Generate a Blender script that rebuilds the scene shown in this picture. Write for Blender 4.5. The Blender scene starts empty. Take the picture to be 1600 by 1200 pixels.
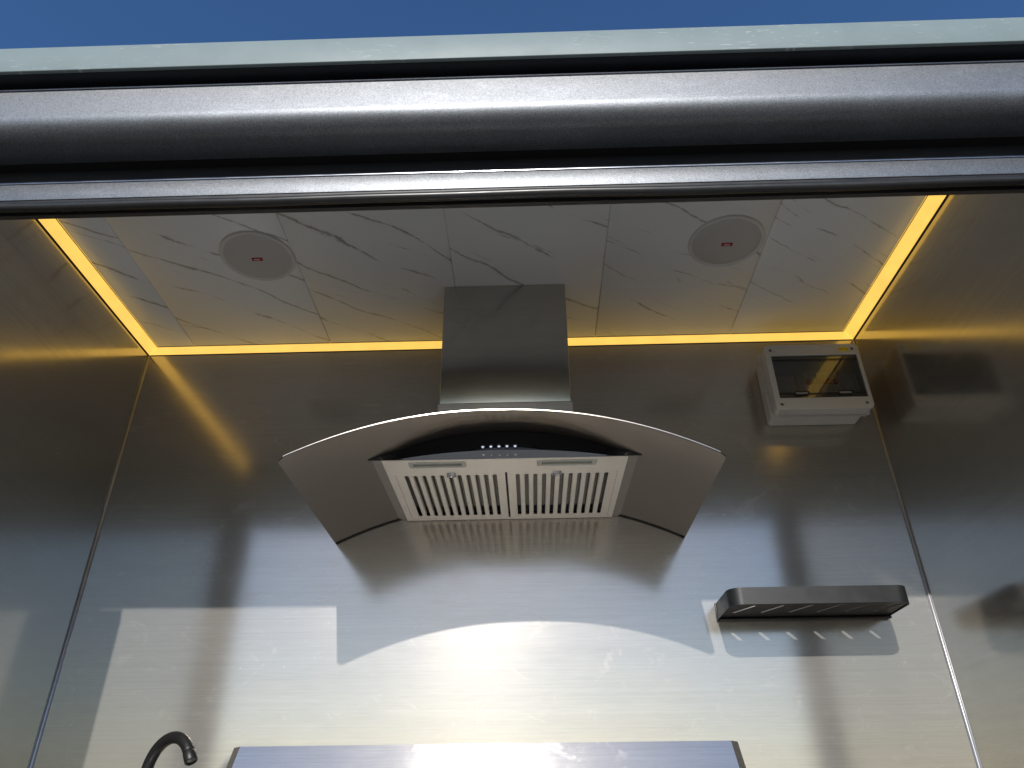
import bpy, bmesh, math, random
from mathutils import Vector, Matrix, Quaternion
random.seed(7)
SC = bpy.context.scene
C = SC.collection
R = math.radians
Z0 = 1.75                     # camera height above the ground; the z of most things below is given from there

# ------------------------------------------------------------------ camera
cd = bpy.data.cameras.new('camera'); cam = bpy.data.objects.new('camera', cd); C.objects.link(cam)
yaw, pitch, roll, F = 0.02257266, 0.5375776, -0.0103088, 1160.52
f = Vector((-math.sin(yaw)*math.cos(pitch), math.cos(yaw)*math.cos(pitch), math.sin(pitch)))
r0 = Vector((math.cos(yaw), math.sin(yaw), 0)); u0 = r0.cross(f)
rr = r0*math.cos(roll) + u0*math.sin(roll); uu = -r0*math.sin(roll) + u0*math.cos(roll)
m = Matrix((rr, uu, -f)).transposed().to_4x4(); m.translation = Vector((1.13213, -1.84282, Z0))
cam.matrix_world = m
cd.sensor_width = 36; cd.lens = F/1600*36; cd.clip_start = .02; cd.clip_end = 1500
SC.camera = cam
# ------------------------------------------------------------------ sky, sun, exposure
SUN = Vector((-.072, -1, .589)).normalized()
w = bpy.data.worlds.new('World'); SC.world = w; w.use_nodes = True
nt = w.node_tree; bg = nt.nodes['Background']
sk = nt.nodes.new('ShaderNodeTexSky'); sk.sky_type = 'NISHITA'; sk.sun_disc = False
sk.sun_elevation = R(30.4); sk.sun_rotation = math.pi + .072
sk.air_density = .95; sk.dust_density = .42; sk.ozone_density = 2.2; sk.altitude = 0
hs = nt.nodes.new('ShaderNodeHueSaturation'); hs.inputs['Saturation'].default_value = 1.22; hs.inputs['Hue'].default_value = .506
nt.links.new(sk.outputs[0], hs.inputs['Color']); nt.links.new(hs.outputs[0], bg.inputs[0]); bg.inputs[1].default_value = .122
sd = bpy.data.lights.new('sun', 'SUN'); sd.energy = 3.8; sd.angle = R(.53); sd.color = (1, .96, .90)
so = bpy.data.objects.new('sun', sd); C.objects.link(so)
so.rotation_euler = SUN.to_track_quat('Z', 'Y').to_euler(); so.location = (0, -6, 6)
vs = SC.view_settings; vs.view_transform = 'Standard'; vs.look = 'None'; vs.gamma = 1; vs.use_curve_mapping = False
vs.exposure = 0.15
SC.cycles.use_denoising = True
SC.cycles.max_bounces = 14; SC.cycles.glossy_bounces = 10; SC.cycles.diffuse_bounces = 6
SC.cycles.caustics_reflective = True; SC.cycles.blur_glossy = .3
SC.cycles.sample_clamp_indirect = 6

# ------------------------------------------------------------------ materials
def mat(name):
    m = bpy.data.materials.new(name); m.use_nodes = True
    nt = m.node_tree
    return m, nt, nt.nodes['Principled BSDF']
def N(nt, t, **kw):
    n = nt.nodes.new(t)
    for k, v in kw.items():
        if hasattr(n, k): setattr(n, k, v)
    return n
def L(nt, a, b): nt.links.new(a, b)
def val(x): return x
def math_(nt, op, a, b=None, clamp=False):
    n = nt.nodes.new('ShaderNodeMath'); n.operation = op; n.use_clamp = clamp
    for i, x in enumerate((a, b)):
        if x is None: continue
        if isinstance(x, (int, float)): n.inputs[i].default_value = x
        else: nt.links.new(x, n.inputs[i])
    return n.outputs[0]
def mapr(nt, v, a, b, c, d):
    n = nt.nodes.new('ShaderNodeMapRange'); nt.links.new(v, n.inputs[0])
    for i, x in enumerate((a, b, c, d)): n.inputs[i+1].default_value = x
    return n.outputs[0]
def noise(nt, vec, scale, detail=3, rough=.5, dist=0):
    n = nt.nodes.new('ShaderNodeTexNoise'); n.inputs['Scale'].default_value = scale
    n.inputs['Detail'].default_value = detail; n.inputs['Roughness'].default_value = rough
    n.inputs['Distortion'].default_value = dist
    nt.links.new(vec, n.inputs['Vector']); return n.outputs['Fac']
def mapping(nt, vec, scale=(1,1,1), rot=(0,0,0), loc=(0,0,0)):
    n = nt.nodes.new('ShaderNodeMapping'); nt.links.new(vec, n.inputs[0])
    n.inputs['Scale'].default_value = scale; n.inputs['Rotation'].default_value = rot; n.inputs['Location'].default_value = loc
    return n.outputs[0]
def coord(nt, which='Object'):
    return nt.nodes.new('ShaderNodeTexCoord').outputs[which]
def position(nt): return nt.nodes.new('ShaderNodeNewGeometry').outputs['Position']
def mixcol(nt, fac, a, b):
    n = nt.nodes.new('ShaderNodeMix'); n.data_type = 'RGBA'
    if isinstance(fac, (int, float)): n.inputs[0].default_value = fac
    else: nt.links.new(fac, n.inputs[0])
    for i, x in ((6, a), (7, b)):
        if isinstance(x, tuple): n.inputs[i].default_value = (*x, 1)
        else: nt.links.new(x, n.inputs[i])
    return n.outputs[2]

def steel(name, grain='X', tan='Z', col=(.60, .58, .54), rough=.15, smear=.42, w_smear=.075, film=.18, grainamp=1.0, smudge=1.0, fcol=None, fmet=.4, marks=()):
    """brushed stainless steel, brush lines along `grain`: a fairly clear lobe, a wide lobe smeared across the
    lines (along `tan`), and a small nearly matt share (`film`)"""
    m, nt, b = mat(name)
    pos = position(nt)
    s_fine = {'X': (1.2, 300, 300), 'Y': (300, 1.2, 300), 'Z': (300, 300, 1.2)}[grain]
    s_mid = {'X': (.5, 60, 60), 'Y': (60, .5, 60), 'Z': (60, 60, .5)}[grain]
    s_dash = {'X': (14, 330, 330), 'Y': (330, 14, 330), 'Z': (330, 330, 14)}[grain]
    g1 = noise(nt, mapping(nt, pos, s_fine), 1, 3, .7)
    g2 = noise(nt, mapping(nt, pos, s_mid), 1, 4, .6)
    g3 = noise(nt, mapping(nt, pos, s_dash), 1, 2, .6)
    cloud = noise(nt, pos, 3.1, 5, .62, .6)
    sm = mapr(nt, noise(nt, mapping(nt, pos, (1, 1, 1.6)), 9, 6, .72, 1.2), .56, .80, 0, 1)
    gsum = math_(nt, 'ADD', math_(nt, 'MULTIPLY', g1, .45), math_(nt, 'ADD', math_(nt, 'MULTIPLY', g2, .2), math_(nt, 'MULTIPLY', g3, .35)))
    tone = mapr(nt, gsum, .3, .7, 1-.13*grainamp, 1+.13*grainamp)
    vm = nt.nodes.new('ShaderNodeVectorMath'); vm.operation = 'SCALE'; vm.inputs[0].default_value = col; L(nt, tone, vm.inputs['Scale'])
    t = nt.nodes.new('ShaderNodeCombineXYZ')
    for i, k in enumerate('XYZ'): t.inputs[i].default_value = 1 if k == tan else 0
    bp = nt.nodes.new('ShaderNodeBump'); bp.inputs['Strength'].default_value = .05; bp.inputs['Distance'].default_value = .0006
    L(nt, gsum, bp.inputs['Height'])
    def lobe(bb, r, an):
        L(nt, vm.outputs[0], bb.inputs['Base Color']); bb.inputs['Metallic'].default_value = 1
        L(nt, math_(nt, 'ADD', mapr(nt, cloud, .35, .7, r-.02, r+.03), math_(nt, 'MULTIPLY', sm, .06*smudge)), bb.inputs['Roughness'])
        bb.inputs['Anisotropic'].default_value = an
        L(nt, t.outputs[0], bb.inputs['Tangent']); L(nt, bp.outputs[0], bb.inputs['Normal'])
    lobe(b, rough, .45)
    bs = nt.nodes.new('ShaderNodeBsdfPrincipled'); lobe(bs, smear, .95)
    b2 = nt.nodes.new('ShaderNodeBsdfPrincipled')
    vf = nt.nodes.new('ShaderNodeVectorMath'); vf.operation = 'SCALE'; vf.inputs[0].default_value = fcol or col; L(nt, tone, vf.inputs['Scale'])
    L(nt, vf.outputs[0], b2.inputs['Base Color'])
    b2.inputs['Metallic'].default_value = fmet; b2.inputs['Roughness'].default_value = .62
    m1 = nt.nodes.new('ShaderNodeMixShader'); m1.inputs[0].default_value = w_smear
    L(nt, b.outputs[0], m1.inputs[1]); L(nt, bs.outputs[0], m1.inputs[2])
    mx = nt.nodes.new('ShaderNodeMixShader')
    sc = noise(nt, mapping(nt, pos, (40, 40, 170), (0, .6, .3)), 1, 2, .5, .4)
    scr = math_(nt, 'MULTIPLY', mapr(nt, sc, .76, .80, 0, 1), mapr(nt, noise(nt, pos, 5, 2), .55, .62, 0, 1))
    for (mx_, my_, mz_, mr_, rot_) in marks:                  # scuffed spots with short bright scratches
        dv = nt.nodes.new('ShaderNodeVectorMath'); dv.operation = 'DISTANCE'; L(nt, pos, dv.inputs[0]); dv.inputs[1].default_value = (mx_, my_, mz_+Z0)
        near = mapr(nt, dv.outputs['Value'], mr_*.3, mr_, 1, 0)
        q_ = mapping(nt, mapping(nt, pos, (1, 1, 1), (0, R(rot_), 0)), (28, 28, 320))
        ln = mapr(nt, noise(nt, q_, 1, 3, .6, .8), .69, .76, 0, .6)
        scr = math_(nt, 'ADD', scr, math_(nt, 'MULTIPLY', ln, near), True)
    fac = math_(nt, 'ADD', math_(nt, 'ADD', film, math_(nt, 'MULTIPLY', sm, .08*smudge)), math_(nt, 'MULTIPLY', scr, .5*smudge), True)
    L(nt, fac, mx.inputs[0]); L(nt, m1.outputs[0], mx.inputs[1]); L(nt, b2.outputs[0], mx.inputs[2])
    L(nt, mx.outputs[0], nt.nodes['Material Output'].inputs[0])
    return m

def plain(name, col, rough=.5, metal=0, var=.08, vscale=30, bump=0, bscale=400, spec=.5, coat=0):
    m, nt, b = mat(name)
    pos = position(nt)
    n = noise(nt, pos, vscale, 4, .6)
    vm = nt.nodes.new('ShaderNodeVectorMath'); vm.operation = 'SCALE'; vm.inputs[0].default_value = col
    L(nt, mapr(nt, n, .3, .7, 1-var, 1+var), vm.inputs['Scale']); L(nt, vm.outputs[0], b.inputs['Base Color'])
    L(nt, mapr(nt, noise(nt, pos, vscale*.6, 3), .3, .7, max(0, rough-.05), rough+.05), b.inputs['Roughness'])
    b.inputs['Metallic'].default_value = metal; b.inputs['Specular IOR Level'].default_value = spec
    b.inputs['Coat Weight'].default_value = coat
    if bump:
        bp = nt.nodes.new('ShaderNodeBump'); bp.inputs['Strength'].default_value = bump; bp.inputs['Distance'].default_value = .001
        L(nt, noise(nt, pos, bscale, 2), bp.inputs['Height']); L(nt, bp.outputs[0], b.inputs['Normal'])
    return m

def flake_paint(name, col, rough):
    m, nt, b = mat(name)
    pos = position(nt)
    v = nt.nodes.new('ShaderNodeTexVoronoi'); v.inputs['Scale'].default_value = 750; L(nt, pos, v.inputs['Vector'])
    n = noise(nt, pos, 1100, 1, .5)
    sx = nt.nodes.new('ShaderNodeSeparateColor'); L(nt, v.outputs['Color'], sx.inputs[0])
    dust = mapr(nt, noise(nt, mapping(nt, pos, (1, 1, 2.5)), 7, 5, .7, .8), .5, .78, 0, .22)
    tone = math_(nt, 'ADD', mapr(nt, sx.outputs[0], 0, 1, .72, 1.28), dust)
    vm = nt.nodes.new('ShaderNodeVectorMath'); vm.operation = 'SCALE'; vm.inputs[0].default_value = col; L(nt, tone, vm.inputs['Scale'])
    L(nt, vm.outputs[0], b.inputs['Base Color'])
    b.inputs['Metallic'].default_value = .93; b.inputs['Roughness'].default_value = rough
    bp = nt.nodes.new('ShaderNodeBump'); bp.inputs['Strength'].default_value = .22; bp.inputs['Distance'].default_value = .0006
    L(nt, math_(nt, 'ADD', n, sx.outputs[1]), bp.inputs['Height']); L(nt, bp.outputs[0], b.inputs['Normal'])
    return m

def marble(name):
    m, nt, b = mat(name)
    pos = position(nt)
    oi = nt.nodes.new('ShaderNodeObjectInfo')
    off = nt.nodes.new('ShaderNodeCombineXYZ')
    L(nt, math_(nt, 'MULTIPLY', oi.outputs['Random'], .35), off.inputs[0]); L(nt, math_(nt, 'MULTIPLY', oi.outputs['Random'], 13), off.inputs[2])
    ad = nt.nodes.new('ShaderNodeVectorMath'); ad.operation = 'ADD'; L(nt, pos, ad.inputs[0]); L(nt, off.outputs[0], ad.inputs[1])
    v = ad.outputs[0]
    def veins(rot, freq, seed, wid, lo):
        q = mapping(nt, v, (1, 1, 1), (0, 0, R(-rot)), (seed, seed*.7, 0))
        sp = nt.nodes.new('ShaderNodeSeparateXYZ'); L(nt, q, sp.inputs[0])
        big = noise(nt, mapping(nt, q, (2.6, 5, 1)), 1, 2, .5); fine = noise(nt, mapping(nt, q, (26, 40, 1)), 1, 4, .7)
        v2 = math_(nt, 'ADD', sp.outputs[1], math_(nt, 'ADD', math_(nt, 'MULTIPLY', math_(nt, 'SUBTRACT', big, .5), .13), math_(nt, 'MULTIPLY', math_(nt, 'SUBTRACT', fine, .5), .014)))
        t = math_(nt, 'MULTIPLY', v2, freq); cell = math_(nt, 'FLOOR', t)
        wn = nt.nodes.new('ShaderNodeTexWhiteNoise'); wn.noise_dimensions = '1D'; L(nt, math_(nt, 'ADD', cell, seed), wn.inputs['W'])
        d = math_(nt, 'DIVIDE', math_(nt, 'ABSOLUTE', math_(nt, 'SUBTRACT', math_(nt, 'FRACT', t), math_(nt, 'ADD', math_(nt, 'MULTIPLY', wn.outputs['Value'], .6), .2))), freq)
        al = nt.nodes.new('ShaderNodeCombineXYZ'); L(nt, math_(nt, 'MULTIPLY', sp.outputs[0], 4.2), al.inputs[0]); L(nt, math_(nt, 'MULTIPLY', cell, 7.31), al.inputs[1])
        seg = noise(nt, al.outputs[0], 1, 3, .6)
        width = math_(nt, 'MULTIPLY', mapr(nt, seg, lo, lo+.14, .0001, wid), mapr(nt, noise(nt, mapping(nt, q, (60, 60, 1)), 1, 2), .3, .7, .5, 1.4))
        line = math_(nt, 'SUBTRACT', 1, math_(nt, 'DIVIDE', d, width), True)
        return math_(nt, 'MULTIPLY', line, mapr(nt, seg, lo, lo+.1, 0, 1))
    a = veins(36, 8.5, 2.3, .0042, .44)
    c = veins(33, 13, 7.9, .0026, .50)
    soft = veins(36, 8.5, 2.3, .016, .46)
    k = math_(nt, 'ADD', math_(nt, 'MULTIPLY', a, .85), math_(nt, 'ADD', math_(nt, 'MULTIPLY', c, .6), math_(nt, 'MULTIPLY', soft, .10)), True)
    base = mixcol(nt, noise(nt, v, 2.5, 3), (.82, .855, .86), (.88, .91, .92))
    L(nt, mixcol(nt, k, base, (.27, .25, .22)), b.inputs['Base Color'])
    b.inputs['Roughness'].default_value = .36; b.inputs['Specular IOR Level'].default_value = .45
    return m

M = {}
M['wall'] = steel('brushed steel sheet grain along x', 'X', 'Z', film=.175, col=(.45, .415, .37), fcol=(.74, .71, .66), marks=((.46, 0, .50, .06, 30), (.19, 0, .44, .09, -35), (.29, 0, .45, .05, 10), (2.02, 0, .36, .12, 50), (2.06, 0, .22, .14, -30), (1.62, 0, .30, .10, 5), (1.93, 0, .16, .08, 0)))
M['side'] = steel('brushed steel sheet grain along y', 'Y', 'Z', film=.10, col=(.47, .44, .395), fcol=(.6, .58, .53))
M['hood'] = steel('satin steel', 'X', 'Z', rough=.15, smear=.3, film=.08, col=(.56, .53, .49), grainamp=.6, smudge=.6)
M['canopy'] = steel('fine satin steel', 'X', 'Y', rough=.21, smear=.3, w_smear=.06, film=.0, col=(.35, .32, .285), grainamp=.3, smudge=0)
M['filter'] = steel('steel with bounce light tone', 'X', 'Y', rough=.36, smear=.5, w_smear=.4, film=.62, fmet=0, col=(.97, .92, .83), grainamp=.5)  # warm light on the hood bottom is put into this pale cream colour
M['baffleback'] = steel('steel with slot shade tone', 'Y', 'X', rough=.2, film=.05, col=(.34, .33, .31))  # rear baffles darkened to paint the shade inside the slots
M['ductbase'] = steel('brushed steel duct base', 'X', 'Z', rough=.2, smear=.6, w_smear=.6, film=.15, col=(.62, .61, .60))
M['chimney'] = steel('brushed steel duct', 'X', 'Z', rough=.18, film=.12, col=(.52, .50, .46), grainamp=.6)
M['guard'] = steel('brushed steel panel', 'X', 'Z', rough=.075, smear=.3, w_smear=.03, film=.06, col=(.50, .485, .45), grainamp=1.0)
M['worktop'] = steel('brushed steel worktop', 'X', 'Y', rough=.25, smear=.6, w_smear=.6, film=.25, col=(.52, .50, .47))
M['flake'] = flake_paint('grey metallic paint', (.185, .195, .208), .46)
M['fascia'] = plain('pale grey green paint', (.175, .225, .23), .55, 0, .05, 14)
_m, _nt, _b = M['fascia'], M['fascia'].node_tree, M['fascia'].node_tree.nodes['Principled BSDF']
_p = position(_nt)
_s1 = mapr(_nt, noise(_nt, mapping(_nt, _p, (22, 1, 260), (0, R(8), 0)), 1, 3, .6, 1.2), .63, .69, 0, 1)
_s2 = mapr(_nt, noise(_nt, mapping(_nt, _p, (30, 1, 240), (0, R(-38), 0)), 1, 3, .6, .6), .65, .70, 0, 1)
_mk = mapr(_nt, noise(_nt, _p, 4.5, 3), .48, .60, 0, 1)
_f = math_(_nt, 'MULTIPLY', math_(_nt, 'ADD', _s1, _s2, True), _mk)
L(_nt, mixcol(_nt, math_(_nt, 'MULTIPLY', _f, .55), _b.inputs['Base Color'].links[0].from_socket, (.62, .64, .62)), _b.inputs['Base Color'])
M['black'] = plain('black plastic', (.012, .012, .012), .35)
M['dark'] = plain('dark recess and jamb tone', (.012, .014, .018), .4)  # near black paints the shade of gap and groove; jambs share it
M['rubber'] = plain('black rubber', (.02, .02, .02), .32, 0, .1, 60)
M['gloss'] = plain('black glossy glass', (.002, .002, .003), .06, 0, .02, 30, spec=.35)
M['matt'] = plain('black powder coat', (.013, .013, .0135), .42, 0, .12, 50, .12, 700)
M['tap'] = plain('matt black tap', (.010, .010, .010), .42, 0, .1, 60)
M['grey'] = plain('pale grey plastic', (.55, .54, .51), .45, 0, .03, 30, .04, 300)
M['edge'] = plain('dark edge strip', (.05, .04, .03), .5)
M['trim'] = plain('aluminium bead', (.55, .57, .62), .22, 1)
M['bead'] = plain('pale corner bead', (.45, .46, .50), .35, .6)
M['headerdark'] = plain('dark header tone', (.035, .033, .03), .5)  # dark colour set so the header mirrors dark in the back wall
M['white'] = plain('white print', (.8, .8, .8), .4)
M['chrome'] = plain('chrome button', (.8, .8, .8), .12, 1)
M['spk'] = plain('off white speaker plastic', (.68, .68, .66), .5, 0, .03, 20)
M['grille'] = plain('perforated grille', (.54, .54, .52), .6, 0, .04, 900, .1, 900)
M['red'] = plain('red badge', (.42, .01, .015), .35)
M['redlever'] = plain('red breaker lever', (.5, .03, .03), .4)
M['breaker'] = plain('breaker body', (.5, .5, .48), .5)
M['yellow'] = plain('yellow sticker', (.80, .62, .02), .5)
M['ink'] = plain('black print', (.01, .01, .01), .5)
M['lens'] = plain('frosted lamp lens', (.62, .62, .56), .3)
M['floor'] = plain('grey vinyl floor', (.25, .25, .25), .6)
M['cab'] = plain('grey cabinet', (.3, .3, .3), .5)
M['shell'] = plain('white outer skin', (.7, .7, .7), .45)
M['marble'] = marble('white marble print')
M['ceilback'] = plain('ceiling backing', (.12, .11, .10), .8)
M['ground'] = plain('pale concrete', (.20, .18, .155), .85, 0, .15, .7)

def emit(name, col, s):
    m, nt, b = mat(name)
    b.inputs['Base Color'].default_value = (.7, .6, .4, 1); b.inputs['Roughness'].default_value = .4
    n = noise(nt, position(nt), 25, 3)
    e = math_(nt, 'MULTIPLY', mapr(nt, n, .3, .7, .93, 1.07), s)
    b.inputs['Emission Color'].default_value = (*col, 1); L(nt, e, b.inputs['Emission Strength'])
    return m
M['led'] = emit('warm lit diffuser', (1.0, .60, .095), .92)

def tinted(name):
    m, nt, b = mat(name)
    b.inputs['Base Color'].default_value = (.03, .03, .03, 1); b.inputs['Roughness'].default_value = .04
    t = nt.nodes.new('ShaderNodeBsdfTransparent'); t.inputs[0].default_value = (.72, .73, .73, 1)
    g = nt.nodes.new('ShaderNodeBsdfGlossy'); g.inputs['Roughness'].default_value = .04
    fr = nt.nodes.new('ShaderNodeFresnel'); fr.inputs[0].default_value = 1.5
    mx = nt.nodes.new('ShaderNodeMixShader'); L(nt, fr.outputs[0], mx.inputs[0]); L(nt, t.outputs[0], mx.inputs[1]); L(nt, g.outputs[0], mx.inputs[2])
    L(nt, mx.outputs[0], nt.nodes['Material Output'].inputs[0])
    return m
M['smoke'] = tinted('smoky transparent plastic')

# ------------------------------------------------------------------ builders
def thing(name, label, cat, loc=(0, 0, 0), group=None):
    o = bpy.data.objects.new(name, None); C.objects.link(o); o.location = Vector(loc)
    o['label'] = label; o['category'] = cat
    if group: o['group'] = group
    return o
def origin(o):
    v = Vector((0, 0, 0))
    while o is not None: v += o.location; o = o.parent
    return v
def finish(name, me, mt, parent, smooth=False, label=None):
    """me is in world coordinates; shifted into the parent's frame"""
    off = origin(parent) if parent else Vector((0, 0, 0))
    if off.length: me.transform(Matrix.Translation(-off))
    if isinstance(mt, str): mt = M[mt]
    me.materials.clear(); me.materials.append(mt)
    for p in me.polygons: p.use_smooth = smooth
    o = bpy.data.objects.new(name, me); C.objects.link(o)
    if parent: o.parent = parent
    if label: o['label'] = label
    return o
def tag(o, label, cat, group=None):
    o['label'] = label; o['category'] = cat
    if group: o['group'] = group
    return o
def bm_me(bm, name):
    bmesh.ops.recalc_face_normals(bm, faces=bm.faces[:])
    me = bpy.data.meshes.new(name); bm.to_mesh(me); bm.free(); return me
def add_box(bm, x0, x1, y0, y1, z0, z1, bev=0, seg=2):
    """z from the camera height"""
    t = bmesh.new()
    vs = [t.verts.new((x, y, z+Z0)) for x in (x0, x1) for y in (y0, y1) for z in (z0, z1)]
    for q in ((0,1,3,2), (4,6,7,5), (0,4,5,1), (2,3,7,6), (0,2,6,4), (1,5,7,3)): t.faces.new([vs[i] for i in q])
    if bev: bmesh.ops.bevel(t, geom=t.edges[:], offset=bev, segments=seg, profile=.5, affect='EDGES')
    me = bpy.data.meshes.new('t'); t.to_mesh(me); t.free(); bm.from_mesh(me); bpy.data.meshes.remove(me)
def box(name, x0, x1, y0, y1, z0, z1, mt, parent=None, bev=0, seg=2, smooth=None, label=None):
    bm = bmesh.new(); add_box(bm, min(x0,x1), max(x0,x1), min(y0,y1), max(y0,y1), min(z0,z1), max(z0,z1), bev, seg)
    return finish(name, bm_me(bm, name), mt, parent, bool(bev) if smooth is None else smooth, label)
def prism(name, pts, axis, a0, a1, mt, parent=None, smooth=False, bev=0, label=None):
    """extrude a closed outline; axis x: pts=(y,z); axis y: pts=(x,z); axis z: pts=(x,y)"""
    bm = bmesh.new()
    def P(p, a):
        return {'x': (a, p[0], p[1]+Z0), 'y': (p[0], a, p[1]+Z0), 'z': (p[0], p[1], a+Z0)}[axis]
    A = [bm.verts.new(P(p, a0)) for p in pts]; B = [bm.verts.new(P(p, a1)) for p in pts]
    n = len(pts)
    for i in range(n): bm.faces.new((A[i], A[(i+1) % n], B[(i+1) % n], B[i]))
    ca = bm.faces.new(A); cb = bm.faces.new(B[::-1])
    if bev:
        bmesh.ops.bevel(bm, geom=list(set(ca.edges[:]+cb.edges[:])), offset=bev, segments=2, affect='EDGES')
    return finish(name, bm_me(bm, name), mt, parent, smooth, label)
def autosmooth(o, ang=35):
    me = o.data
    for p in me.polygons: p.use_smooth = True
    bm = bmesh.new(); bm.from_mesh(me)
    for e in bm.edges:
        e.smooth = not (len(e.link_faces) == 2 and e.calc_face_angle(0) > R(ang))
    bm.to_mesh(me); bm.free(); return o
def plate(name, outer, holes, thick, place, mt, parent=None, bevel=0, label=None):
    """flat plate with holes, filled by a 2D curve; place(Vector local)->world Vector, local z = thickness axis"""
    cu = bpy.data.curves.new(name, 'CURVE'); cu.dimensions = '2D'; cu.fill_mode = 'BOTH'; cu.extrude = thick/2; cu.bevel_depth = bevel; cu.bevel_resolution = 1
    for ring in [outer]+holes:
        s = cu.splines.new('POLY'); s.points.add(len(ring)-1)
        for q, (x, y) in zip(s.points, ring): q.co = (x, y, 0, 1)
        s.use_cyclic_u = True
    o = bpy.data.objects.new('t', cu); C.objects.link(o)
    dg = bpy.context.evaluated_depsgraph_get(); dg.update()
    me = bpy.data.meshes.new_from_object(o.evaluated_get(dg)); bpy.data.objects.remove(o)
    for v in me.vertices: v.co = place(v.co.copy())
    bm = bmesh.new(); bm.from_mesh(me); bmesh.ops.remove_doubles(bm, verts=bm.verts[:], dist=1e-6)
    bmesh.ops.recalc_face_normals(bm, faces=bm.faces[:]); bm.to_mesh(me); bm.free(); me.name = name
    return finish(name, me, mt, parent, False, label)
def text(name, body, size, place, mt, parent):
    cu = bpy.data.curves.new(name, 'FONT'); cu.body = body; cu.size = size; cu.extrude = .00015; cu.align_x = 'CENTER'; cu.align_y = 'CENTER'; cu.resolution_u = 3
    o = bpy.data.objects.new('t', cu); C.objects.link(o)
    dg = bpy.context.evaluated_depsgraph_get(); dg.update()
    me = bpy.data.meshes.new_from_object(o.evaluated_get(dg)); bpy.data.objects.remove(o)
    for v in me.vertices: v.co = place(v.co.copy())
    return finish(name, me, mt, parent)
def rrect(x0, x1, y0, y1, r, n=5):
    out = []
    for cx, cy, a in ((x1-r, y1-r, 0), (x0+r, y1-r, 90), (x0+r, y0+r, 180), (x1-r, y0+r, 270)):
        for k in range(n+1): out.append((cx+r*math.cos(R(a+90*k/n)), cy+r*math.sin(R(a+90*k/n))))
    return out
def tube(bm, pts, rad, seg=16, cap=True):
    pts = [Vector(p) for p in pts]; rings = []
    up = None
    for i, p in enumerate(pts):
        t = (pts[min(i+1, len(pts)-1)] - pts[max(i-1, 0)]).normalized()
        if up is None:
            up = Vector((0, 0, 1)) if abs(t.z) < .9 else Vector((1, 0, 0))
        s = t.cross(up).normalized(); up = s.cross(t).normalized()
        r = rad[i] if isinstance(rad, (list, tuple)) else rad
        rings.append([bm.verts.new(p+Vector((0,0,Z0))+s*r*math.cos(2*math.pi*k/seg)+up*r*math.sin(2*math.pi*k/seg)) for k in range(seg)])
    for a, b in zip(rings, rings[1:]):
        for k in range(seg): bm.faces.new((a[k], a[(k+1) % seg], b[(k+1) % seg], b[k]))
    if cap: bm.faces.new(rings[0]); bm.faces.new(rings[-1][::-1])
def lathe(bm, c, axis, prof, seg=48):
    """prof: (radius, distance along axis)"""
    c = Vector(c)+Vector((0,0,Z0)); ax = Vector(axis).normalized()
    s = ax.orthogonal().normalized(); t = ax.cross(s); rings = []
    for r, h in prof:
        rings.append([bm.verts.new(c+ax*h+(s*math.cos(2*math.pi*k/seg)+t*math.sin(2*math.pi*k/seg))*max(r, 1e-5)) for k in range(seg)])
    for a, b in zip(rings, rings[1:]):
        for k in range(seg): bm.faces.new((a[k], a[(k+1) % seg], b[(k+1) % seg], b[k]))
def lobj(name, c, axis, prof, mt, parent, seg=48, ang=40, label=None):
    bm = bmesh.new(); lathe(bm, c, axis, prof, seg); bmesh.ops.remove_doubles(bm, verts=bm.verts[:], dist=1e-5)
    return autosmooth(finish(name, bm_me(bm, name), mt, parent, True, label), ang)

W = 2.1; H = 1.225; H2 = H+.020; KC = (H+.020)/H; FL = -1.20; YF = -.86        # room width, ceiling, floor, inner face of the front wall
# ------------------------------------------------------------------ ground
bm = bmesh.new()
for q in ((-400, -400), (400, -400), (400, 400), (-400, 400)): bm.verts.new((*q, 0))
bm.faces.new(bm.verts[:]); g = finish('ground', bm_me(bm, 'ground'), 'ground', None); g['kind'] = 'structure'
g = box('floor', -.04, W+.04, YF-.04, .04, FL-.05, FL, 'floor'); g['kind'] = 'structure'

# ------------------------------------------------------------------ walls of the kiosk
t = thing('back_wall', 'brushed stainless steel back wall behind the range hood, partly sunlit', 'wall', (W/2, 0, Z0+FL))
box('steel_sheet', 0, W, 0, .03, FL, H+.05, 'wall', t)
for s, x in ((1, 0), (-1, W)):                      # silicone / aluminium bead in each corner
    bm = bmesh.new(); tube(bm, [(x+s*.0022, -.0022, FL), (x+s*.0022, -.0022, H-.001)], .0032, 10)
    finish('corner_bead', bm_me(bm, 'corner_bead'), 'bead', t, True)
t = thing('left_wall', 'brushed steel side wall on the left of the sunlit patch, with no box or shelf near it', 'wall', (0, -.43, Z0+FL))
box('steel_sheet', -.03, 0, YF, .03, FL, H+.05, 'side', t)
t = thing('right_wall', 'brushed steel side wall on the right, next to the breaker box and black shelf', 'wall', (W, -.43, Z0+FL))
box('steel_sheet', W, W+.03, YF, .03, FL, H+.05, 'side', t)

# front wall pieces around the serving opening (seen only in reflections, they shape the sunlight)
t = thing('front_wall', 'dark framed wall around the serving opening overhead, below the roof edge', 'wall', (W/2, YF-.02, Z0+FL))
box('jamb', -.30, .055, YF-.05, YF, -.75, .9775, 'dark', t)
box('jamb', 2.055, 2.4, YF-.05, YF, -.75, .9775, 'dark', t)
box('lower_panel', -.30, 2.4, YF-.05, YF, FL, -.75, 'shell', t)
box('inner_header', -.03, W+.03, YF+.0245, YF+.034, .990, H2+.012, 'headerdark', t)

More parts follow.
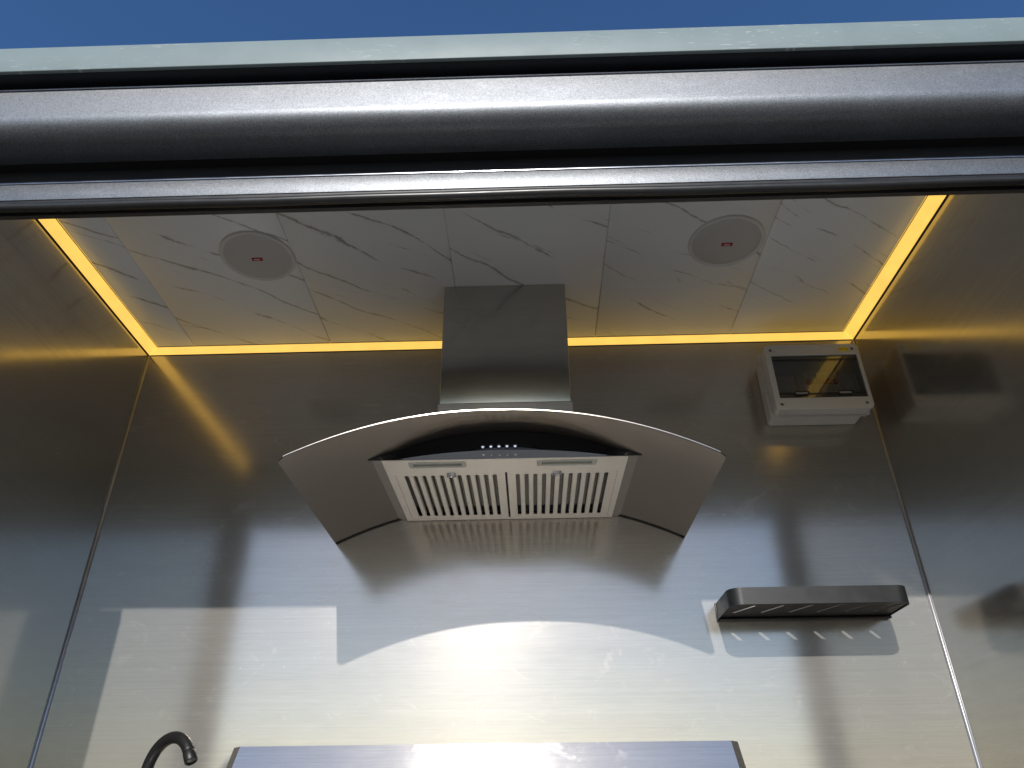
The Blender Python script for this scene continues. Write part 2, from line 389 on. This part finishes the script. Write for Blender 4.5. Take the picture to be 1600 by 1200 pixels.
# ------------------------------------------------------------------ roof edge, awning box, window frame overhead
X0, X1 = -.75, 3.0
t = thing('roof_edge', 'pale grey green roof edge against the blue sky', 'roof', (W/2, -.98, Z0+1.2))
box('fascia', X0, X1, -.98, -.972, 1.215, 1.2845, 'fascia', t, .0015)
box('soffit', X0, X1, -.9715, -.84, 1.2155, 1.222, 'dark', t)
box('roof_panel', X0, X1, -.9715, .06, 1.262, 1.2815, 'shell', t)
t = thing('shutter_box', 'grey metallic box with rounded lower edge under the roof edge', 'shutter box', (W/2, -.9, Z0+1.094))
prof = [(-.866, 1.094)]
rad = .036
cy, cz = -.948+rad, 1.094+rad
for k in range(13):
    a = R(270-90*k/12); prof.append((cy+rad*math.cos(a), cz+rad*math.sin(a)))
prof += [(-.948, 1.1965), (-.9435, 1.1985), (-.866, 1.1985)]
autosmooth(prism('casing', prof, 'x', X0, X1, 'flake', t), 30)
box('top_lip', X0, X1, -.9505, -.936, 1.1995, 1.2030, 'trim', t, .0005)
t = thing('window_frame', 'narrow grey metallic frame along the top of the serving opening', 'window frame', (W/2, -.862, Z0+1.0))
box('frame_face', X0, X1, -.8622, -.852, 1.0035, 1.0465, 'flake', t, .001)
box('frame_lip', X0, X1, -.8645, -.8618, 1.0435, 1.0475, 'trim', t, .0006)
box('channel_floor', X0, X1, -.8515, -.836, .997, 1.0425, 'dark', t)
box('channel_back', X0, X1, -.8455, -.836, 1.0435, 1.10, 'dark', t)
box('channel_top', X0, X1, -.8655, -.846, 1.0945, 1.105, 'black', t)
box('dark_groove', X0, X1, -.8605, -.845, .9965, 1.003, 'black', t)
bm = bmesh.new(); pts = []
for k in range(80):
    x = X0+(X1-X0)*k/79
    pts.append((x, -.8595+.0004*math.sin(x*9), .9875+.0011*math.sin(x*6.3+1)+.0006*math.sin(x*17)))
tube(bm, pts, .0088, 14); finish('rubber_seal', bm_me(bm, 'rubber_seal'), 'rubber', t, True)

# ------------------------------------------------------------------ ceiling
cl = bpy.data.objects.new('ceiling', None); C.objects.link(cl); cl.location = (W/2, -.43, Z0+H); cl['kind'] = 'structure'
box('backing', -.03, W+.03, YF-.02, .03, H2+.0125, H2+.018, 'ceilback', cl)
def cs(x, y): return 1.13213+(x-1.13213)*KC, -1.84282+(y+1.84282)*KC
SW = .046
XI, YI = cs(SW, -SW); XR = cs(W-SW, 0)[0]
seams = [XI+.0012]+[cs(x, 0)[0] for x in (.158, .561, .950, 1.335, 1.726)]+[XR-.0012]
for a, b in zip(seams, seams[1:]):
    g = .0007
    box('ceiling_panel', a+g, b-g, YF+.035, YI-.001, H2, H2+.012, 'marble', cl, .0009, 1)

def strip(label, q, edges):
    t = thing('light_strip', label, 'light strip', (q[0][0], q[0][1], Z0+H), 'warm light strips round the ceiling')
    bm = bmesh.new()
    A = [bm.verts.new((x, y, z+Z0)) for x, y, z in q]; B = [bm.verts.new((x, y, z+Z0+.004)) for x, y, z in q]
    bm.faces.new(A); bm.faces.new(B[::-1])
    for i in range(4): bm.faces.new((A[i], A[(i+1) % 4], B[(i+1) % 4], B[i]))
    finish('diffuser', bm_me(bm, 'diffuser'), 'led', t)
    for (a, b, r_) in edges:
        bm = bmesh.new(); tube(bm, [a, b], r_, 6); finish('edge_profile', bm_me(bm, 'edge_profile'), 'edge', t, True)
y1 = YF+.036
e = .0030
g2 = .0006
strip('glowing warm yellow light strip along the top of the left wall', [(e, -e, H), (e, y1, H), (XI, y1, H2), (XI, YI, H2)],
      (((.0018, -.0018, H), (.0018, y1, H), .0017), ((XI, YI, H2), (XI, y1, H2), .0011)))
strip('glowing warm yellow light strip along the top of the back wall, passing behind the chimney', [(e+g2, -e, H), (XI+g2, YI, H2), (XR-g2, YI, H2), (W-e-g2, -e, H)],
      (((.004, -.0014, H), (W-.004, -.0014, H), .0013), ((XI, YI, H2), (XR, YI, H2), .0011)))
strip('glowing warm yellow light strip along the top of the right wall', [(W-e, -e, H), (XR, YI, H2), (XR, y1, H2), (W-e, y1, H)],
      (((W-.0018, -.0018, H), (W-.0018, y1, H), .0017), ((XR, YI, H2), (XR, y1, H2), .0011)))

# ------------------------------------------------------------------ ceiling speakers
def speaker(x, y, label, mark):
    x, y = cs(x, y)
    t = thing('ceiling_speaker', label, 'speaker', (x, y, Z0+H2), 'round speakers in the marble ceiling')
    r = .093
    lobj('rim', (x, y, H2), (0, 0, -1), [(r, 0), (r, .0045), (r-.002, .0065), (r-.006, .0068), (r-.0085, .0052), (r-.010, .0045), (r-.0105, .001)], 'spk', t, 96)
    lobj('grille', (x, y, H2), (0, 0, -1), [(r-.0102, .004), (r-.020, .0068), (r-.035, .0085), (.03, .0100), (0, .0103)], 'grille', t, 96)
    bd = prism('badge', [(x-.0135, y-.0055), (x+.0135, y-.0055), (x+.0135, y+.0055), (x-.0135, y+.0055)], 'z', H2-.0118, H2-.0095, 'red', t)
    for k in mark:
        box('logo_stroke', x+k-.0017, x+k+.0017, y-.0024, y+.0024, H2-.0122, H2-.0116, 'white', bd)
speaker(.472, -.437, 'round off-white ceiling speaker with red badge, left of the chimney', (-.006, -.001, .004))
speaker(1.628, -.448, 'round off-white ceiling speaker with red badge, right of the chimney near the breaker box', (-.005, 0, .005))

# ------------------------------------------------------------------ range hood
CX = 1.08; HB = .69
hd = thing('range_hood', 'stainless steel range hood with wide arched canopy, black button panel and baffle filters', 'range hood', (CX, 0, Z0+HB))
def cz_(x):
    u = abs(x-CX)/.448
    return .731-.101*u**2.2
# arched canopy sheet
bm = bmesh.new(); nx, th = 72, .0028
rows = []
for j in range(9):
    row = []
    for i in range(nx+1):
        x = .632+.896*i/nx
        yf = -.512+.020*(x-.632)/.896 - .012*(1-((x-CX)/.448)**2)
        d = min(x-.632, 1.528-x); rc = .014
        if d < rc: yf += rc-math.sqrt(max(0, rc*rc-(rc-d)**2))
        row.append((x, yf*(j/8) - .0015*(1-j/8), cz_(x)))
    rows.append(row)
bot = [[bm.verts.new((x, y, z+Z0)) for x, y, z in r_] for r_ in rows]
top = [[bm.verts.new((x, y, z+th+Z0)) for x, y, z in r_] for r_ in rows]
for j in range(8):
    for i in range(nx):
        bm.faces.new((bot[j][i], bot[j][i+1], bot[j+1][i+1], bot[j+1][i])); bm.faces.new((top[j][i], top[j+1][i], top[j+1][i+1], top[j][i+1]))
for i in range(nx):
    for j in (0, 8): bm.faces.new((bot[j][i], bot[j][i+1], top[j][i+1], top[j][i]))
for j in range(8):
    for i in (0, nx): bm.faces.new((bot[j][i], bot[j+1][i], top[j+1][i], top[j][i]))
autosmooth(finish('canopy', bm_me(bm, 'canopy'), 'canopy', hd, True), 40)
# thin black moulding that draws the dark line under the front edge
pts = []
for i in range(nx+1):
    x = .636+.888*i/nx
    yf = -.512+.020*(x-.632)/.896 - .012*(1-((x-CX)/.448)**2)
    d = min(x-.632, 1.528-x); rc = .014
    if d < rc: yf += rc-math.sqrt(max(0, rc*rc-(rc-d)**2))
    pts.append((x, yf-.0002, cz_(x)-.0004))
bm = bmesh.new(); tube(bm, pts, .0009, 8); finish('edge_moulding', bm_me(bm, 'edge_moulding'), 'black', hd, True)
# dark line drawn where canopy meets the wall
bm = bmesh.new(); tube(bm, [(.634+.892*i/60, -.002, cz_(.634+.892*i/60)-.0015) for i in range(61)], .0018, 6); finish('wall_line', bm_me(bm, 'wall_line'), 'black', hd, True)

# body below the canopy
YB = -.372
bm = bmesh.new()
bx0, bx1 = .812, 1.350
def bodyv(x, y, z): return bm.verts.new((x, y, z+Z0))
n = 28
lowF = bodyv(bx0, YB, HB), bodyv(bx1, YB, HB); lowB = bodyv(bx0+.003, -.002, HB), bodyv(bx1-.004, -.002, HB)
upF = [bodyv(.790+(1.372-.790)*i/n, YB, cz_(.790+(1.372-.790)*i/n)-.0004) for i in range(n+1)]
upB = [bodyv(.793+(1.368-.793)*i/n, -.002, cz_(.793+(1.368-.793)*i/n)-.0004) for i in range(n+1)]
bm.faces.new([lowF[0], lowF[1]]+upF[::-1]); bm.faces.new([lowB[1], lowB[0]]+upB)
bm.faces.new([lowF[0], upF[0], upB[0], lowB[0]]); bm.faces.new([lowF[1], lowB[1], upB[-1], upF[-1]])
finish('body', bm_me(bm, 'body'), 'hood', hd)
# bottom plate with openings for filters and lamps
FY0, FY1 = -.300, -.016
fx = [(.829, 1.0795), (1.0835, 1.334)]
lx = [(.868, .995), (1.152, 1.283)]
ly = (-.3625, -.3305)
holes = [[(a, FY0), (b, FY0), (b, FY1), (a, FY1)] for a, b in [(fx[0][0], fx[1][1])]]
holes += [rrect(a, b, ly[0], ly[1], .005, 3) for a, b in lx]
plate('bottom_plate', [(bx0, YB), (bx1, YB), (bx1-.004, -.003), (bx0+.003, -.003)], holes, .0016, lambda v: Vector((v.x, v.y, Z0+HB-.0010+v.z)), 'filter', hd)
for a, b in lx:                                                 # lamps
    fr = plate('lamp', rrect(a+.0008, b-.0008, ly[0]+.0008, ly[1]-.0008, .0048, 4), [rrect(a+.010, b-.010, ly[0]+.008, ly[1]-.008, .002, 3)], .003, lambda v: Vector((v.x, v.y, Z0+HB-.0008+v.z)), 'lens', hd)
    plate('lens', rrect(a+.0095, b-.0095, ly[0]+.0075, ly[1]-.0075, .002, 3), [], .0016, lambda v: Vector((v.x, v.y, Z0+HB+.0022+v.z)), plain('milky lamp cover', (.42, .45, .38), .25) if a < 1 else bpy.data.materials['milky lamp cover'], fr)
box('dark_duct_sheet', fx[0][0]-.006, fx[1][1]+.006, FY0-.006, -.008, HB+.0165, HB+.019, 'black', hd)  # black sheet stands for the darkness inside the hood
# baffle filters
NS = 11
def make_filter(a, b, dx):
    fw = b-a
    sx0, sx1 = a+.014, b-.014; pitch_ = (sx1-sx0)/NS; sl = pitch_*.46
    yb0, yb1 = FY0+.014, FY1-.014
    inner = []
    cs = [sx0+pitch_*(k+.5) for k in range(NS)]
    for c in cs:                                                # front side, going +x, bulging to -y
        for q in range(9):
            an = R(180+180*q/8); inner.append((c+sl/2*math.cos(an), yb0+sl/2*.9+sl/2*math.sin(an)))
    for c in cs[::-1]:
        for q in range(9):
            an = R(180*q/8); inner.append((c+sl/2*math.cos(an), yb1-sl/2*.9+sl/2*math.sin(an)))
    fl = plate('baffle_filter', rrect(a+.0005, b-.0005, FY0+.0005, FY1-.0005, .0015, 2), [inner], .0016, lambda v: Vector((v.x, v.y, Z0+HB+.0002+v.z)), 'filter', hd)
    w_ = pitch_-sl
    first = None; rear = None
    for k in range(NS+1):
        c = sx0+pitch_*k
        half = w_/2
        if k == 0 or k == NS: continue
        if first is None:
            prof = [(c-half, HB+.009), (c-half, HB+.0002), (c-half+.0012, HB-.0007), (c+half-.0012, HB-.0007), (c+half, HB+.0002), (c+half, HB+.009), (c+half-.001, HB+.009), (c+half-.001, HB+.0008), (c-half+.001, HB+.0008), (c-half+.001, HB+.009)]
            first = prism('baffle', prof, 'y', yb0+sl*.5, yb1-sl*.5, 'filter', fl); c0 = c
        else:
            o = first.copy(); C.objects.link(o); o.location = first.location+Vector((c-c0, 0, 0))
    for k in range(NS):
        c = cs[k]
        half = pitch_*.36
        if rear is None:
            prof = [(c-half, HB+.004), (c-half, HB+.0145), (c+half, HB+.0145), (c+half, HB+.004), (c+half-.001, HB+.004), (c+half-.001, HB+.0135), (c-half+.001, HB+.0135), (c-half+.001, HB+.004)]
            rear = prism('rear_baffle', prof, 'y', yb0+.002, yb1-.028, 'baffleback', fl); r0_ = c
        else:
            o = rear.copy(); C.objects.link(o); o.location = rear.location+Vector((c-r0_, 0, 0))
    # side and end walls of the filter
    for xa in (a+.0015, b-.0025): box('rim', xa, xa+.001, FY0+.002, FY1-.002, HB+.0012, HB+.016, 'filter', fl)
    lx_ = (a+b)/2+dx
    box('latch_plate', lx_-.010, lx_+.010, FY0-.004, FY0+.004, HB-.0036, HB-.0022, 'trim', fl, .0004)
    lobj('latch', (lx_, FY0+.010, HB-.0012), (0, 0, -1), [(.0105, 0), (.0105, .0028), (.0085, .0036), (.006, .0030), (.005, .0022), (0, .002)], 'trim', fl, 24)
    box('latch_foot', lx_-.011, lx_+.011, FY0+.016, FY0+.0205, HB-.0030, HB-.0012, 'trim', fl, .0004)
make_filter(*fx[0], .003); make_filter(*fx[1], -.012)
# black button panel, bowed towards the front
def py_(x):
    u = (x-CX)/.235
    return YB-.004-.041*max(0, 1-u*u)**.9
ns = 60
px0, px1 = .783, 1.379
F_ = [(px0+(px1-px0)*i/ns) for i in range(ns+1)]
bm = bmesh.new()
fb = [bm.verts.new((x, py_(x), HB-.001+Z0)) for x in F_]; ft = [bm.verts.new((x, py_(x)-.002, cz_(x)-.0008+Z0)) for x in F_]
bb = [bm.verts.new((x, YB-.0008, HB-.001+Z0)) for x in F_]; bt = [bm.verts.new((x, YB-.0008, cz_(x)-.0008+Z0)) for x in F_]
for i in range(ns):
    bm.faces.new((fb[i], fb[i+1], ft[i+1], ft[i])); bm.faces.new((bb[i], bt[i], bt[i+1], bb[i+1]))
    bm.faces.new((fb[i], bb[i], bb[i+1], fb[i+1])); bm.faces.new((ft[i], ft[i+1], bt[i+1], bt[i]))
for i in (0, ns): bm.faces.new((fb[i], ft[i], bt[i], bb[i]))
cp = autosmooth(finish('control_panel', bm_me(bm, 'control_panel'), 'gloss', hd, True), 50)
for s_, xe in ((-1, .783), (1, 1.379)):
    box('end_cap', xe-s_*.020, xe+s_*(.003 if s_ < 0 else .010), YB-.014, YB+.004, .702, .7130, 'black', cp, .0015)
m_, nt_, b__ = mat('painted blue reflection'); b__.inputs['Base Color'].default_value = (.38, .43, .52, 1); b__.inputs['Roughness'].default_value = .12; b__.inputs['Metallic'].default_value = .85  # bluish metal colour paints a reflection on the black panel's underside
M['strip'] = m_
xs_ = [CX-.222+.444*i/40 for i in range(41)]
plate('underside_sheen', [(x, py_(x)+.0012) for x in xs_]+[(CX+.222, YB-.0012), (CX-.222, YB-.0012)], [], .0005, lambda v: Vector((v.x, v.y, Z0+HB-.0014+v.z)), 'strip', cp)  # thin plate added over the panel underside to carry that sheen
for k in range(5):
    x = 1.0365+.0172*k; y = py_(x)-.0005
    lobj('button', (x, y, .6955), (0, -1, -.05), [(.0042, 0), (.0042, .003), (.0030, .0042), (0, .0044)], 'chrome', cp, 20)
    if k in (1, 2, 3):
        text('print', str(k), .009, lambda v, x=x: Vector((x+v.x, (YB-.0185)-v.y, Z0+HB-.0019+v.z)), 'white', cp)
    elif k == 0:                                               # small lamp mark
        prism('print', [(x-.003, YB-.024), (x+.003, YB-.024), (x, YB-.0165)], 'z', HB-.0021, HB-.0018, 'white', cp)
    else:                                                      # power mark
        ring = [(x+.0033*math.cos(R(a_)), YB-.0195+.0033*math.sin(R(a_))) for a_ in range(0, 360, 20)]
        ring2 = [(x+.0024*math.cos(R(a_)), YB-.0195+.0024*math.sin(R(a_))) for a_ in range(0, 360, 20)]
        plate('print', ring, [ring2], .0004, lambda v: Vector((v.x, v.y, Z0+HB-.0019+v.z)), 'white', cp)
# chimney duct: outer upper section and lower section
CHX0, CHX1 = .9190, 1.2400
ch = box('chimney', CHX0, CHX1, -.272, -.0015, .884, H2-.0005, 'chimney', hd, .002, 2)
cl2 = prism('chimney_base', [(CHX0-.0025, .8825)]+[(CHX0-.0025+(CHX1-CHX0+.005)*i/14, cz_(CHX0-.0025+(CHX1-CHX0+.005)*i/14)+th+.0003) for i in range(15)]+[(CHX1+.0025, .8825)], 'y', -.2745, -.0015, 'ductbase', hd)
box('seam_line', CHX0-.002, CHX1+.002, -.2738, -.2723, .8827, .8843, 'black', ch)

# ------------------------------------------------------------------ breaker box
def sk(x, y, z): return Vector((x, y, z+Z0))
bx = thing('breaker_box', 'pale grey plastic breaker box with smoky window, high in the right corner', 'breaker box', (1.92, 0, Z0+1.04))
ox0, ox1, oz0, oz1 = 1.791, 2.046, .9385, 1.1385
prism('base', rrect(ox0+.005, ox1-.006, oz0+.006, oz1-.004, .010, 4), 'y', -.0015, -.058, 'grey', bx, bev=.001)
prism('flange', rrect(ox0-.004, ox1+.001, oz0-.001, oz1+.004, .008, 4), 'y', -.0595, -.064, 'grey', bx, bev=.0012)
autosmooth(prism('skirt', rrect(ox0+.002, ox1-.003, oz0+.004, oz1-.001, .010, 5), 'y', -.065, -.078, 'grey', bx), 40)
wx0, wx1, wz0, wz1 = ox0+.013, ox1-.007, .9705, 1.1065
plate('cover', rrect(ox0, ox1, oz0, oz1, .012, 6), [rrect(wx0, wx1, wz0, wz1, .003, 3)]+[[(sx+.0058*math.cos(R(a)), sz+.0058*math.sin(R(a))) for a in range(0, 360, 24)] for sx in (ox0+.016, ox1-.016) for sz in (oz0+.015, oz1-.015)],
      .030, lambda v: sk(v.x, -.094-v.z, v.y), 'grey', bx, bevel=.0012)
for sx in (ox0+.016, ox1-.016):
    for sz in (oz0+.015, oz1-.015):
        lobj('screw', (sx, -.094, sz), (0, -1, 0), [(.0054, 0), (.0054, .010), (.004, .011), (0, .0108)], plain('dark screw', (.14, .12, .10), .4, .6) if 'dark screw' not in bpy.data.materials else bpy.data.materials['dark screw'], bx, 16)
box('inner_plate', ox0+.01, ox1-.005, -.0795, -.085, wz0-.004, wz1+.004, 'cab', bx)
def ribs(xa, xb):
    for k in range(8):
        x = xa+(xb-xa)*(k+.5)/8
        box('rib', x-.0022, x+.0022, -.0855, -.0885, 1.004, 1.052, 'breaker', bx, 0)
ribs(wx0+.008, wx0+.058); ribs(wx1-.062, wx1-.008)
xb = wx0+.064
for k in range(6):
    wv_ = .0185
    dk = k < 1
    b_ = box('breaker', xb, xb+wv_-.0012, -.0855, -.091, .996, 1.060, 'cab' if dk else 'breaker', bx, .001, label='dark grey breaker' if dk else None)
    if not dk: box('lever', xb+.003, xb+wv_-.004, -.0915, -.098, 1.022, 1.036, 'redlever' if k != 2 else 'cab', b_, .001)
    xb += wv_
box('window', wx0+.001, wx1-.001, -.1065, -.1040, wz0+.001, wz1-.001, 'smoke', bx)
box('window_hinge', wx0+.001, wx1-.001, -.1085, -.1068, wz1-.016, wz1-.0135, 'black', bx, .0004)
box('window_step', wx0+.001, wx1-.001, -.1085, -.1068, wz0+.0135, wz0+.016, 'black', bx, .0004)
for lx0 in (wx0+.042, wx1-.078):
    plate('window_latch', rrect(lx0, lx0+.040, wz0+.009, wz0+.0215, .006, 5), [rrect(lx0+.003, lx0+.037, wz0+.0115, wz0+.019, .0035, 5)], .003, lambda v: sk(v.x, -.1092-v.z, v.y), 'black', bx)
    box('latch_button', lx0+.004, lx0+.036, -.1085, -.1098, wz0+.0122, wz0+.0183, 'cab', bx, .0005)
st = box('sticker', ox1-.053, ox1-.0265, -.1107, -.1104, oz1-.0235, oz1-.0105, 'yellow', bx)
text('print', 'HT-12', .0085, lambda v: sk(ox1-.0400+v.x, -.1109-v.z, oz1-.0170+v.y), 'ink', st)
box('drip_lug', ox1-.004, ox1+.006, -.060, -.067, oz0+.003, oz0+.014, 'grey', bx, .001)

# ------------------------------------------------------------------ black shelf
sh = thing('wall_shelf', 'matt black metal tray shelf with slotted base on the right of the back wall', 'shelf', (1.785, 0, Z0+.42))
sx0, sx1, sy, sz0, sz1 = 1.580, 1.986, -.147, .4235, .4615
def tray_outline(x0, x1, yf, r, n=8):
    o = [(x0, -.0015)]
    for k in range(n+1): a = R(180+90*k/n); o.append((x0+r+r*math.cos(a), yf+r+r*math.sin(a)))
    for k in range(n+1): a = R(270+90*k/n); o.append((x1-r+r*math.cos(a), yf+r+r*math.sin(a)))
    o.append((x1, -.0015)); return o
slots = []
for k in range(6):
    cx, cy = 1.620+.0655*k+.003, -.088
    d = Vector((.0165, -.030)); nn = Vector((-d.y, d.x)).normalized()*.0044
    e0 = Vector((cx, cy))-d; e1_ = Vector((cx, cy))+d; dd = d.normalized()*.003
    slots.append([tuple(q) for q in (e0-nn, e0-nn*.5-dd, e0+nn*.5-dd, e0+nn, e1_+nn, e1_+nn*.5+dd, e1_-nn*.5+dd, e1_-nn)])
plate('tray_base', tray_outline(sx0+.0015, sx1-.0015, sy+.0015, .028), slots, .0008, lambda v: Vector((v.x, v.y, Z0+sz0+.003+v.z)), 'matt', sh)
oo = tray_outline(sx0, sx1, sy, .030, 10); ii = tray_outline(sx0+.0016, sx1-.0016, sy+.0016, .0284, 10)
bm = bmesh.new()
def ring_(pts, z): return [bm.verts.new((p[0], p[1], z+Z0)) for p in pts]
a, b, c, d = ring_(oo, sz0), ring_(oo, sz1), ring_(ii, sz0), ring_(ii, sz1)
for i in range(len(oo)-1):
    bm.faces.new((a[i], a[i+1], b[i+1], b[i])); bm.faces.new((c[i], d[i], d[i+1], c[i+1])); bm.faces.new((b[i], b[i+1], d[i+1], d[i])); bm.faces.new((a[i], c[i], c[i+1], a[i+1]))
autosmooth(finish('rim', bm_me(bm, 'rim'), 'matt', sh, True), 40)
box('back_flange', sx0-.002, sx1-.004, -.0010, -.0052, sz0-.004, sz1+.002, 'matt', sh, .0008)
box('mounting_rail', sx0+.004, sx1+.004, -.0056, -.016, sz0-.0045, sz0+.0015, 'black', sh, .0015)

# ------------------------------------------------------------------ sloped steel guard of the cooker
gd = thing('cooker_guard', 'sloping brushed steel back panel of the cooker at the bottom of the view', 'cooker guard', (1.0245, -.15, Z0-.35))
TOPZ, TOPY, BOTZ, BOTY = .1555, -.062, -.345, -.190
gx0, gx1 = .490, 1.556
def gplane(bmx, pts):
    bmx.faces.new([bmx.verts.new((x, y, z+Z0)) for x, y, z in pts])
gb0, gb1 = gx0-.080, gx1+.060
def slab(name, q, mt, parent, d=.004):
    bm = bmesh.new()
    A = [bm.verts.new((x, y, z+Z0)) for x, y, z in q]; B = [bm.verts.new((x, y+d, z+Z0)) for x, y, z in q]
    bm.faces.new(A); bm.faces.new(B[::-1])
    for i in range(4): bm.faces.new((A[i], A[(i+1) % 4], B[(i+1) % 4], B[i]))
    return finish(name, bm_me(bm, name), mt, parent)
slab('sloped_panel', [(gx0, TOPY, TOPZ), (gx1, TOPY, TOPZ), (gb1, BOTY, BOTZ), (gb0, BOTY, BOTZ)], 'guard', gd)
for s, xa, xb_ in ((-1, gx0, gb0), (1, gx1, gb1)):
    o = s*.017
    slab('side_flange', [(xa+s*.0004, TOPY+.0002, TOPZ), (xa+o, TOPY+.012, TOPZ-.001), (xb_+o, BOTY+.012, BOTZ), (xb_+s*.0004, BOTY+.0002, BOTZ)], 'chimney', gd)
# worktop that carries the guard and the tap
wt = thing('worktop', 'brushed steel worktop below the tap along the back wall', 'worktop', (W/2, -.25, Z0+FL))
box('top', .001, W-.001, -.78, -.001, -.385, -.35, 'worktop', wt, .002)
box('cabinet', .012, W-.012, -.76, -.001, FL+.001, -.3855, 'cab', wt)

# ------------------------------------------------------------------ tap
tp = thing('tap', 'matt black gooseneck kitchen tap at the lower left', 'tap', (.3578, -.1974, Z0-.35))
HP = Vector((.397, -.322, -.35)); 
def neck():
    bxx, byy, ang, r_, zt, ae = .3578, -.1974, -.5406, .06795, .0908, 33.5
    dx, dy = math.cos(ang), math.sin(ang); pts = [Vector((bxx, byy, -.345+(zt+.345)*k/8)) for k in range(8)]
    for k in range(29):
        a = R(180-(180-ae)*k/28); pts.append(Vector((bxx+dx*(r_+r_*math.cos(a)), byy+dy*(r_+r_*math.cos(a)), zt+r_*math.sin(a))))
    return pts
npts = neck()
bm = bmesh.new(); tube(bm, npts, .0113, 24); finish('neck', bm_me(bm, 'neck'), 'tap', tp, True)
e_ = npts[-1]
ED = (npts[-1]-npts[-2]).normalized()
lobj('aerator', (e_.x, e_.y, e_.z), ED, [(.0115, -.0005), (.0121, .001), (.0121, .018), (.0112, .0195), (.0093, .0195), (.0088, .016), (0, .016)], 'tap', tp, 32)
lobj('mesh_insert', (e_.x, e_.y, e_.z), ED, [(.0086, .0150), (.0086, .0165), (.006, .0168), (0, .0168)], plain('grey aerator mesh', (.16, .155, .14), .4, .7), tp, 24)
b_ = npts[0]
lobj('base', (b_.x, b_.y, -.3495), (0, 0, 1), [(.028, 0), (.028, .006), (.020, .010), (.018, .05), (.0125, .055)], 'tap', tp, 32)
bm = bmesh.new(); tube(bm, [(b_.x+.012, b_.y, -.32), (b_.x+.05, b_.y-.01, -.305), (b_.x+.085, b_.y-.015, -.29)], [.008, .007, .006], 12)
finish('lever', bm_me(bm, 'lever'), 'tap', tp, True)
